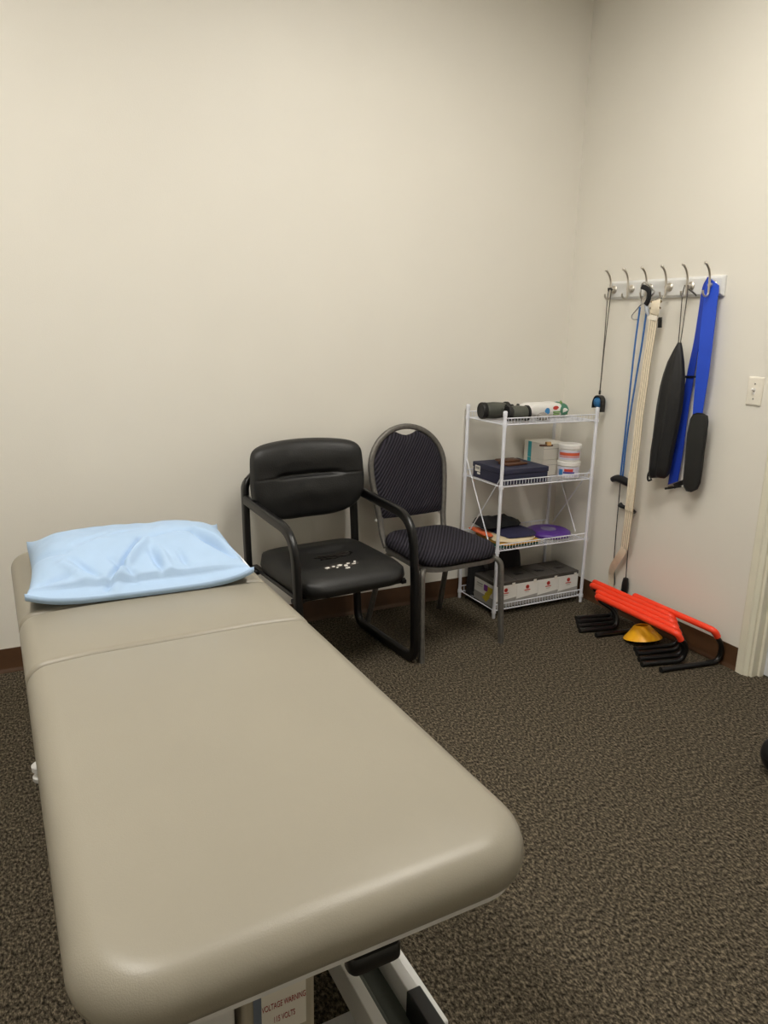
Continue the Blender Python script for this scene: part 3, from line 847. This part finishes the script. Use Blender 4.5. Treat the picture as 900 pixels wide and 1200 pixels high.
# ---- tier 4: four boxes and a black bag
z4 = DECK[3]+DT
xs = [-.612, -.478, -.344, -.210, -.079]
lbls = ['white and grey carton with dark lid, purple square and yellow print on its end',
        'white and grey carton with dark lid, second along from the yellow-printed carton',
        'white and grey carton with dark lid, third along from the yellow-printed carton',
        'white and grey carton with dark lid, fourth along beside the wall with hooks']
for i in range(4):
    x0, x1 = xs[i]+.001, xs[i+1]-.001
    ya, yb = -.325, -.140; hh = .114
    c = thing('lidded_carton', lbls[i], 'carton', ((x0+x1)/2, (ya+yb)/2, z4), 0, 'cartons on the bottom tier')
    bd = link('carton_body', B().box(x0, x1, ya, yb, z4, z4+hh), M_plw, c, bevel=.0015)
    link('lid', B().box(x0-.0003, x1+.0003, ya-.001, yb+.001, z4+hh+.0003, z4+hh+.020), M_lid, c, bevel=.003)
    link('handle_slot', B().slab((x0+x1)/2, (ya+yb)/2-.01, .05, .03, .006, [(0, z4+hh+.0202), (0, z4+hh+.0222), (.003, z4+hh+.023)], 4), M_black, c)
    link('lid_tab', B().box(x1-.030, x1-.012, ya-.0022, ya-.0012, z4+hh-.006, z4+hh+.010), M_card, c, smooth=False)
    g = link('grey_band', B().add([(x0+.0005, ya-.0008, z4+.001), (x1-.0005, ya-.0008, z4+.001), (x1-.0005, ya-.0008, z4+.046), (x0+.0005, ya-.0008, z4+.034),
                                   (x0+.0005, ya+.0005, z4+.001), (x1-.0005, ya+.0005, z4+.001), (x1-.0005, ya+.0005, z4+.046), (x0+.0005, ya+.0005, z4+.034)],
                                  [(0, 1, 2, 3), (4, 7, 6, 5), (0, 4, 5, 1), (1, 5, 6, 2), (2, 6, 7, 3), (3, 7, 4, 0)]), M_greyband, bd, smooth=False)
    mx = (x0+x1)/2
    link('logo', B().lathe([(.0105, 0), (.0105, .0012), (.0060, .0012), (.0060, 0)], (mx, ya-.0002, z4+.090), (0, -1, 0), 20), M_redlogo, bd, smooth=False)
    link('logo', B().box(mx-.0018, mx+.0018, ya-.0014, ya-.0002, z4+.0845, z4+.0955), M_redlogo, bd, smooth=False)
    link('print_line', B().box(mx-.018, mx+.018, ya-.0012, ya-.0002, z4+.071, z4+.0755), M_redlogo, bd, smooth=False)
    link('print_line', B().box(mx-.012, mx+.012, ya-.0012, ya-.0002, z4+.062, z4+.064), M_greyband, bd, smooth=False)
    if i == 0:
        xl = x0-.0008
        link('end_grey_band', B().box(xl-.0002, x0+.0004, ya+.001, yb-.001, z4+.001, z4+.045), M_greyband, bd, smooth=False)
        link('purple_square', B().box(xl-.0006, x0+.0004, -.262, -.228, z4+.068, z4+.100), M_purple_p, bd, smooth=False)
        yp = [(-.262, .098), (-.305, .098), (-.300, .074), (-.284, .056), (-.280, .040), (-.252, .012), (-.215, .028), (-.236, .042), (-.242, .058), (-.262, .074)]
        link('yellow_print', B().poly([(x0-.0006, y, z4+z) for y, z in yp], (-.0010, 0, 0)), M_yellow_p, bd, smooth=False)
        link('print_line', B().box(xl-.0004, x0+.0004, -.215, -.165, z4+.090, z4+.095).box(xl-.0004, x0+.0004, -.215, -.165, z4+.080, z4+.082), M_greyband, bd, smooth=False)
# black bag standing behind the boxes, slumping over their lids
bgc = Vector((-.450, -.085, z4))
bg = thing('black_bag', 'soft black bag slumped behind the cartons on the bottom tier', 'bag', bgc)
R = []
for k in range(13):
    q = k/12
    z = z4+.001+.250*q
    rx = .165*(1-.10*q)*(1 if q < .8 else max(.05, (1-((q-.8)/.2)**2))**.5)
    ry = .045*(1 if q < .85 else max(.08, (1-((q-.85)/.15)**2))**.5)
    R.append([Vector((bgc.x+rx*math.copysign(abs(math.cos(a))**.5, math.cos(a))*(1+.04*noise.noise(Vector((math.cos(a)*2, q*3, 1))))-.0,
                      bgc.y+ry*math.copysign(abs(math.sin(a))**.6, math.sin(a))+.004*noise.noise(Vector((math.cos(a)*5, q*6, 3))), z)) for a in [2*PI*j/36 for j in range(36)]])
link('bag_body', B().rings(R), M_bcloth, bg, angle=70)
link('strap', B().sweep(spline([(-.56, -.138, z4+.20), (-.55, -.155, z4+.15), (-.565, -.1415, z4+.145)]), [(-.012, -.0015), (.012, -.0015), (.012, .0015), (-.012, .0015)], (1, 0, 0)), M_nylon, bg)

# ------------------------------------------------------------------ coat rack
RY0, RY1, RZ0, RZ1 = -.957, -.285, 1.553, 1.636
rk = thing('hook_rail', 'white wall rail with six double coat hooks', 'coat rack', (0, (RY0+RY1)/2, RZ0))
R = [[Vector((-h, (RY0+RY1)/2+x, (RZ0+RZ1)/2+y)) for x, y in rrect(RY1-RY0-2*i, RZ1-RZ0-2*i, .002, 2)] for i, h in ((0, .0005), (0, .010), (.003, .012), (.010, .0185), (.013, .019))]
link('rail_board', B().rings(R), M_white, rk, angle=20)
HY = [-.333, -.447, -.561, -.676, -.793, -.908]
HZ = 1.597
hooks = []
for y in HY:
    hk = B().lathe([(.019, 0), (.019, .004), (.016, .007), (.010, .009), (.008, .026), (.001, .027)], (-.019, y, HZ), (-1, 0, 0), 20)
    ho = link('hook', hk, M_chrome, rk)
    up = spline([(-.042, y, HZ-.034), (-.043, y, HZ), (-.046, y, HZ+.035), (-.056, y, HZ+.062), (-.074, y, HZ+.082), (-.086, y, HZ+.087)], 5)
    link('upper_prong', B().tube(up, [.0050]*10+[.0050-.0003*max(0, k-10)*0 for k in range(len(up)-14)]+[.0055, .006, .0062, .0045], 9), M_chrome, ho)
    lo = spline([(-.042, y, HZ-.022), (-.046, y, HZ-.040), (-.060, y, HZ-.046), (-.073, y, HZ-.036), (-.077, y, HZ-.022)], 4)
    link('lower_prong', B().tube(lo, .0042, 8), M_chrome, ho)
    hooks.append(ho)

def wp_(px, py, x): return on(px, py, 0, x)
# 1: pulley cord with blue handle
pc = thing('pulley_cord', 'dark doubled cord ending in a blue padded stirrup, hung from the first hook', 'exercise cord', (-.05, HY[0], 1.0))
top = Vector((-.048, HY[0], HZ-.008))
bot = wp_(702.8, 461, -.045)
mid = top.lerp(bot, .62)
for s in (-1, 1):
    link('cord', B().tube(spline([top+Vector((.004, s*.007, .012)), top+Vector((0, s*.010, -.03)), top.lerp(bot, .35)+Vector((0, s*.005, 0)), mid+Vector((0, s*.0018, 0)), bot+Vector((0, s*.0012, .012))]), .0021, 6), M_cord, pc)
link('cord_knot', B().tube([top+Vector((.006, -.012, .004)), top+Vector((.000, -.008, .012)), top+Vector((.0, .008, .012)), top+Vector((.006, .012, .002))], .005, 8), M_bcord, pc)
link('cord_stop', B().lathe([(.003, 0), (.0055, .003), (.0055, .018), (.003, .022)], bot-Vector((0, 0, .006)), n=12), M_black, pc)
hz_ = bot.z-.012
pr2 = [(a, b) for a, b in rrect(.030, .006, .002, 2)]
ar = spline([(bot.x, bot.y+.032, hz_-.062), (bot.x, bot.y+.030, hz_-.030), (bot.x, bot.y+.018, hz_-.006), (bot.x, bot.y, hz_), (bot.x, bot.y-.018, hz_-.006), (bot.x, bot.y-.028, hz_-.030), (bot.x, bot.y-.028, hz_-.078)])
link('stirrup_strap', B().sweep(ar, pr2, [(1, 0, 0)]*len(ar)), M_black, pc)
link('foam_pad', B().lathe([(.015, -.022), (.018, -.018), (.019, .0), (.018, .018), (.015, .022)], (bot.x, bot.y+.001, hz_-.032), (0, 1, 0), 16).map(lambda v: Vector((v.x, v.y, hz_-.032+(v.z-(hz_-.032))*1.35))), M_bluepad, pc)

# 3: resistance tubing with carabiner and handles
rt = thing('resistance_tube', 'blue resistance tubing with carabiner and black handles hung from the third hook', 'resistance band', (-.05, HY[2], .3))
c0 = Vector((-.055, HY[2], HZ-.004))
def cz(px, py, x=-.058): return wp_(px, py, x)
car = [cz(752, 334), cz(756, 331), cz(766, 340), cz(765, 345), cz(754, 356), cz(751, 352), cz(751, 340)]
link('carabiner', B().tube(spline(car+[car[0]], 4), .0035, 8), M_steel, rt)
car = [cz(752, 356), cz(746, 363), cz(740.5, 370), cz(741.5, 374), cz(747, 374.5)]
link('carabiner', B().tube(spline(car, 4), .0030, 8), M_steel, rt)
link('strap_wrap', B().sweep(spline([cz(753, 336, -.062), cz(760, 340, -.068), cz(760, 350, -.066), cz(757, 357, -.062)]), rrect(.022, .012, .004, 3), (0, 1, 0)), M_bcloth, rt)
link('strap_wrap', B().sweep(spline([cz(757, 337, -.058), cz(761, 343, -.066), cz(759, 350, -.066)]), rrect(.014, .006, .002, 3), (0, 1, 0)), M_bluepad, rt)
link('tube_plug', B().tube([cz(757, 355), cz(758, 364), cz(760, 370)], [.009, .010, .004], 10), mat('grey_plug', (176, 182, 192), .4), rt)
ha = cz(727.5, 561, -.026)
link('tube', B().tube(spline([cz(750, 360), cz(744, 405), cz(739, 450), cz(732.5, 510, -.040), ha+Vector((0, .004, 0))], 6), .0042, 8), M_btube, rt)
link('tube', B().tube(spline([cz(758, 362, -.05), cz(752, 405, -.046), cz(746, 440, -.042), cz(735, 510, -.036), ha+Vector((.003, -.008, 0))], 6), .0042, 8), M_btube, rt)
hp = [Vector((ha.x, ha.y+.060, ha.z-.016)), Vector((ha.x, ha.y+.030, ha.z-.004)), Vector((ha.x, ha.y, ha.z-.002)), Vector((ha.x, ha.y-.045, ha.z-.010)), Vector((ha.x, ha.y-.080, ha.z-.018))]
link('handle_bar', B().tube(spline(hp, 5), [.008]+[.014+.006*math.sin(PI*k/20) for k in range(len(spline(hp, 5))-2)]+[.008], 12), M_black, rt)
link('cord', B().tube(spline([ha+Vector((0, 0, -.012)), cz(724, 600, -.020), cz(721, 635, -.018), cz(719.5, 660, -.012), cz(720.5, 680, -.018), cz(720, 686, -.018)], 5), .0024, 6), M_bcord, rt)
link('cord', B().tube(spline([cz(741, 600, -.030), cz(738, 620, -.03), cz(735, 655, -.028), cz(733.5, 678, -.028)], 5), .0024, 6), M_bcord, rt)
h2 = cz(734, 596, -.020)
link('handle_bar', B().tube([h2+Vector((0, .045, .010)), h2+Vector((0, .030, .004)), h2+Vector((0, -.035, .002)), h2+Vector((0, -.052, -.010))], [.014, .010, .010, .014], 10), M_black, rt)
g0 = cz(733.5, 677, -.022)
link('grip', B().lathe([(.008, 0), (.013, -.004), (.017, -.03), (.018, -.07), (.014, -.09), (.008, -.094)], g0, n=14), M_black, rt)

# 4: cream elastic strap
es = thing('elastic_strap', 'long cream ribbed elastic strap hung from the fourth hook', 'strap', (-.05, HY[3], .2))
cl_ = [((767.5, 356), -.074), ((766, 372), -.074), ((762, 400), -.072), ((757.5, 428), -.070), ((753.5, 458), -.070), ((749.5, 485), -.070), ((746, 520), -.072), ((742.5, 548), -.074), ((741, 568), -.074), ((737.5, 598), -.068), ((734, 624), -.060), ((731.5, 643), -.052)]
cp = spline([wp_(*p, x) for p, x in cl_], 4)
def wd(i, n): return .050
side = Vector((0, 1, 0))
base = B().sweep(cp, [(-.024, -.0012), (.024, -.0012), (.024, .0012), (-.024, .0012)], side)
bo_ = link('strap_web', base, M_eline, es, angle=30)
for k in range(4):
    c = -.0185+k*.01235
    pf = [(c+a, b) for a, b in rrect(.0104, .0052, .002, 2)]
    link('band', B().sweep(cp, pf, side), M_elastic, bo_, angle=40)
# folded layer lower down
cp2 = [p+Vector((-.0058, 0, 0)) for p in cp[29:37]]
for k in range(4):
    c = -.0185+k*.01235
    link('band', B().sweep(cp2, [(c+a, b) for a, b in rrect(.0104, .0045, .002, 2)], side), M_elastic, bo_, angle=40)
# twist and tail behind the hurdles
tl = spline([wp_(731.5, 643, -.052), wp_(724, 655, -.050), wp_(717.5, 666, -.036), wp_(716, 677, -.014), wp_(716.5, 690, -.009), wp_(717, 698, -.009)], 4)
sides = []
for i in range(len(tl)):
    q = i/(len(tl)-1)
    a = 1.1*math.sin(min(1, q*2.6)*PI) if q < .4 else 0
    sides.append(Vector((-math.sin(a)*.8, 1, math.sin(a)*.2)))
link('strap_tail', B().sweep(tl, [(-.017, -.0014), (.017, -.0014), (.017, .0014), (-.017, .0014)], sides), M_elastic, es, angle=50)
link('sewn_band', B().sweep([wp_(766.3, 369, -.0745), wp_(764.9, 375, -.0745)], rrect(.051, .0105, .003, 3), side), M_ewhite, es)
b0 = wp_(769, 353.5, -.076); b1 = wp_(768, 361, -.080)
link('slide_buckle', B().tube([b0+Vector((0, .028, 0)), b0+Vector((0, -.028, 0))], .006, 8).tube([b1+Vector((0, .030, 0)), b1+Vector((0, -.028, 0))], .005, 8), mat('bronze_buckle', (140, 122, 92), .35, metal=.8), es)
link('loop', B().sweep(spline([wp_(769, 352, -.082), wp_(768.4, 357, -.086), wp_(767.6, 362, -.086), wp_(767, 368, -.080)]), rrect(.046, .006, .002, 2), side), M_elastic, es)
link('hang_ring', B().tube(fillet([b0+Vector((0, .022, 0)), Vector((-.060, HY[3]+.005, HZ-.0385)), Vector((-.060, HY[3]-.005, HZ-.0385)), b0+Vector((0, -.022, 0))], .004, 4), .0022, 6), M_steel, es)
link('side_clip', B().sweep([wp_(773.5, 372, -.035), wp_(773, 384, -.035)], rrect(.018, .012, .003, 2), side), M_black, es)

# 5: black drawstring pouch
bp5 = thing('drawstring_pouch', 'long narrow black drawstring pouch hung from the fifth hook', 'pouch', (-.05, HY[4], .75))
apex = wp_(796, 403, -.066)
t5 = Vector((-.048, HY[4], HZ-.010))
for s in (-1, 1):
    link('drawstring', B().tube(spline([t5+Vector((0, s*.008, .014)), t5+Vector((-.002, s*.013, -.03)), t5.lerp(apex, .6)+Vector((0, s*.009, 0)), apex+Vector((0, s*.005, -.01))]), .0022, 6), M_cord, bp5)
link('cord_tail', B().tube(spline([t5+Vector((.012, -.006, -.004)), wp_(810, 341, -.035), wp_(812.5, 343, -.032), wp_(816, 346.5, -.03)]), .0032, 6), M_bcord, bp5)
outl = [((794, 402), (798, 402)), ((789, 411), (799, 408)), ((783, 423), (801, 425)), ((778, 438), (801.5, 440)), ((774.5, 452), (801, 455)), ((770.5, 475), (798.5, 478)), ((768, 495), (795, 497)), ((766, 512), (791.5, 514)), ((763.5, 528), (788, 530)), ((762, 545), (785, 547)), ((761, 556), (782.5, 557)), ((763, 560), (781, 559.5))]
R = []
for i, (a, b) in enumerate(outl):
    pa, pb = wp_(*a, -.070), wp_(*b, -.070); c = (pa+pb)/2; hw = (pa-pb)/2; q = i/(len(outl)-1)
    th = .028*min(1, .25+q*2.2)*(1 if i < len(outl)-1 else .7)
    ring = []
    for k in range(32):
        a_ = 2*PI*k/32
        fold = 1+.26*math.cos(a_*7+q*1.5)*min(1, .3+q)*(1 if q < .9 else .5)
        ring.append(c+hw*math.cos(a_)*(1+.04*math.cos(a_*5))+Vector((math.sin(a_)*th*fold, 0, .004*math.sin(a_*3))))
    R.append(ring)
link('pouch_body', B().rings(R), M_nylon, bp5, angle=60)
link('corner_tab', B().tube(spline([wp_(764, 548, -.070), wp_(759.5, 556, -.070), wp_(759.5, 563, -.070), wp_(763.5, 562, -.070)], 4), .0045, 7), M_nylon, bp5)

# 6: blue belt with black pad
bb = thing('blue_belt', 'wide royal blue webbing belt with a black pad on the last hook', 'belt', (-.04, HY[5], .7))
def strip(cs, th, x):
    """cs: list of ((left px),(right px),xplane)"""
    R = []
    for a, b, xx in cs:
        pa, pb = wp_(*a, xx), wp_(*b, xx); n = Vector((-1, 0, 0))
        R.append([pa, pb, pb-n*th, pa-n*th])
    return B().rings(R)
def dens(cs, n=4):
    A = spline([(*a, x) for a, b, x in cs], n); Bq = spline([(*b, x) for a, b, x in cs], n)
    return [((p.x, p.y), (q.x, q.y), p.z) for p, q in zip(A, Bq)]
front = dens([((829, 325), (842, 335), -.032), ((827, 335), (842, 343), -.034), ((825, 350), (840.5, 352), -.036), ((822, 375), (838, 375), -.042), ((819.5, 400), (835, 400), -.048), ((815.5, 440), (830, 440), -.050), ((812, 480), (823.5, 480), -.047), ((811, 495), (822, 495), -.046)])
link('front_band', strip(front, .003, 0), M_belt, bb, angle=50)
back = dens([((829, 325), (842, 335), -.029), ((823, 337), (828, 340), -.030), ((818.5, 365), (824, 366), -.030), ((813, 400), (819.5, 400), -.028), ((804.5, 441), (813, 441), -.026), ((797, 485), (806, 485), -.026), ((789, 530), (800, 530), -.026), ((782.5, 568), (794, 564), -.026)])
link('back_band', strip(back, .003, 0), M_belt2, bb, angle=50)
link('band_fold', B().sweep(spline([wp_(829.4, 325.3, -.0285), wp_(835, 329.3, -.0285), wp_(841.5, 335, -.0285)]), rrect(.009, .006, .002, 2), (1, 0, 0)), M_belt, bb)
s0, s1 = wp_(804, 441.5, -.024), wp_(813.5, 441.5, -.024)
link('slider', B().sweep([s0+Vector((0, .004, 0)), s1-Vector((0, .004, 0))], rrect(.014, .009, .002, 2), (1, 0, 0)), M_black, bb)
po = [(809, 491), (812, 486), (816.5, 484.5), (823, 485), (827, 487.5), (827.7, 494), (826, 510), (823, 530), (821, 550), (818.5, 566), (815, 573.5), (809, 576), (804, 575), (801, 570), (800.5, 562), (802, 545), (803.5, 528), (805.5, 508)]
pf = [wp_(x, y, -.062) for x, y in po]; cpad = sum(pf, Vector())/len(pf)
ringb = [p+Vector((.014, 0, 0)) for p in pf]
R = [[cpad+(p-cpad)*.97+Vector((.014, 0, 0)) for p in pf], ringb, [p+Vector((.003, 0, 0)) for p in pf], [cpad+(p-cpad)*.95 for p in pf]]
pado = link('pad', B().rings(R), M_neo, bb, angle=40)
link('pad_binding', B().tube([p+Vector((.004, 0, 0)) for p in pf], .0035, 6, closed=True), M_rub, pado)
link('webbing_end', B().sweep([wp_(790, 570, -.030), wp_(803, 564, -.045)], rrect(.022, .004, .001, 2), (0, 0, 1)), M_black, bb)
link('buckle', B().sweep([wp_(780.5, 572.5, -.030), wp_(797, 570, -.030)], rrect(.018, .010, .002, 2), (1, 0, 0)), M_black, bb)
link('buckle_pin', B().tube([wp_(783, 570.5, -.040), wp_(788, 569.5, -.040)], .003, 6), M_steel, bb)

# ------------------------------------------------------------------ light switch
sw = thing('light_switch', 'ivory toggle light switch plate on the wall by the doorway', 'light switch', (0, -1.158, 1.123))
R = [[Vector((-h, -1.158+x, 1.180+y)) for x, y in rrect(.070-2*i, .1145-2*i, .004, 3)] for i, h in ((0, .0004), (0, .002), (.0015, .0045), (.005, .0062), (.007, .0064))]
link('plate', B().rings(R), M_switch, sw, angle=30)
link('toggle_slot', B().box(-.0074, -.0063, -1.158-.006, -1.158+.006, 1.180-.012, 1.180+.012), M_plw, sw, smooth=False)
link('toggle', B().obox((-.0125, -1.158, 1.186), ((1, 0, -.5), (0, 1, 0), (.5, 0, 1)), (.0085, .0042, .0042)), M_plw, sw, bevel=.0015)
for dz in (-.030, .030):
    link('screw', B().lathe([(.0034, 0), (.003, .0012), (.0005, .0014)], (-.0064, -1.158, 1.180+dz), (-1, 0, 0), 12), M_steel, sw)

# ------------------------------------------------------------------ hurdles
TR = .0125
hl = ['mini hurdle with red-orange bar and black feet, hard against the wall and nearest the doorway',
      'mini hurdle with red-orange bar and black feet, nearest the wire shelf',
      'mini hurdle with red-orange bar and black feet, next out from the one nearest the shelf',
      'mini hurdle with red-orange bar and black feet, second from the outside of the nest',
      'mini hurdle with red-orange bar and black feet, standing furthest out from the wall']
spec = [(-.742, -.316, .176, .060), (-.540, -.262, .171, .100), (-.580, -.290, .166, .120), (-.625, -.322, .161, .085), (-.668, -.350, .156, .095)]
for i, (yl, xt, bz, lean_) in enumerate(spec):
    wd_ = .395
    dx = -.0335*i
    xi = -.028+dx; xb = -.084+dx
    yi = -.046                               # inner bend shifts along the wall
    h = thing('mini_hurdle', hl[i], 'hurdle', (xb, yl-wd_/2, 0), 0, 'nested mini hurdles')
    for yy, sg in ((yl, 1), (yl-wd_, -1)):
        top = Vector((xb, yy+yi+(lean_ if sg > 0 else -.004), bz))
        pth = fillet([(xt, yy, TR), (xi+.004, yy+yi, TR), (xi+.012, yy+yi+(lean_*.3 if sg > 0 else -.004), .085), top+Vector((.016, -sg*.0, -.030)), top+Vector((.004, -sg*.020, -.004))], [0, .05, .05, .03, 0], 6)
        lg = link('leg', B().tube(pth, TR*.93, 10), M_blackmetal, h)
        link('foot_cap', B().tube([Vector((xt-.004, yy+.0005, TR)), Vector((xt+.014, yy-.0015, TR))], TR, 12), M_rub, lg)
    a = Vector((xb, yl+yi+lean_, bz)); c = Vector((xb, yl-wd_+yi-.004, bz))
    bar = fillet([a+Vector((.012, .0, -.022)), a+Vector((0, .0, 0)), c, c+Vector((.020, -.006, -.036))], [0, .03, .05, 0], 6)
    bar = [p+Vector((0, 0, -.006*math.sin(PI*k/(len(bar)-1)))) for k, p in enumerate(bar)]
    link('crossbar', B().tube(bar, .0142, 12), M_hred, h)

# ------------------------------------------------------------------ yellow cone
yc = Vector((-.150, -.866, 0))
cone = B().lathe([(.088, 0), (.092, .002), (.090, .006), (.072, .024), (.052, .046), (.038, .062), (.033, .065), (.030, .062), (.044, .044), (.066, .021), (.084, .003)], (0, 0, 0), n=36)
ct = Matrix.Rotation(math.radians(-12.5), 3, 'X')
cone.map(lambda v: ct @ (v*.95))
zmin = min(v.z for v in cone.v)
cone.map(lambda v: v+yc-Vector((0, 0, zmin)))
cn = thing('marker_cone', 'yellow low marker cone lying on the carpet between hurdle feet', 'cone', (yc.x, yc.y, 0))
link('cone_shell', cone, M_yellow, cn, angle=40)

# ------------------------------------------------------------------ black ball at the right edge
r_ = .068
bc_ = on(894.0, 886, 2, r_)
bc_ = bc_ + _r*(r_*1.0)
bc_.z = r_
bl_ = thing('exercise_ball', 'small black rubber ball on the carpet near the doorway', 'ball', (bc_.x, bc_.y, 0))
link('ball_shell', B().lathe([(r_*math.sin(PI*k/18), -r_*math.cos(PI*k/18)) for k in range(19)], bc_, n=30), M_rub, bl_, angle=80)
link('seam_ring', B().tube([bc_+Vector((math.cos(a)*(r_), math.sin(a)*(r_), 0)) for a in [2*PI*k/40 for k in range(40)]], .0012, 6, closed=True), M_black, bl_)
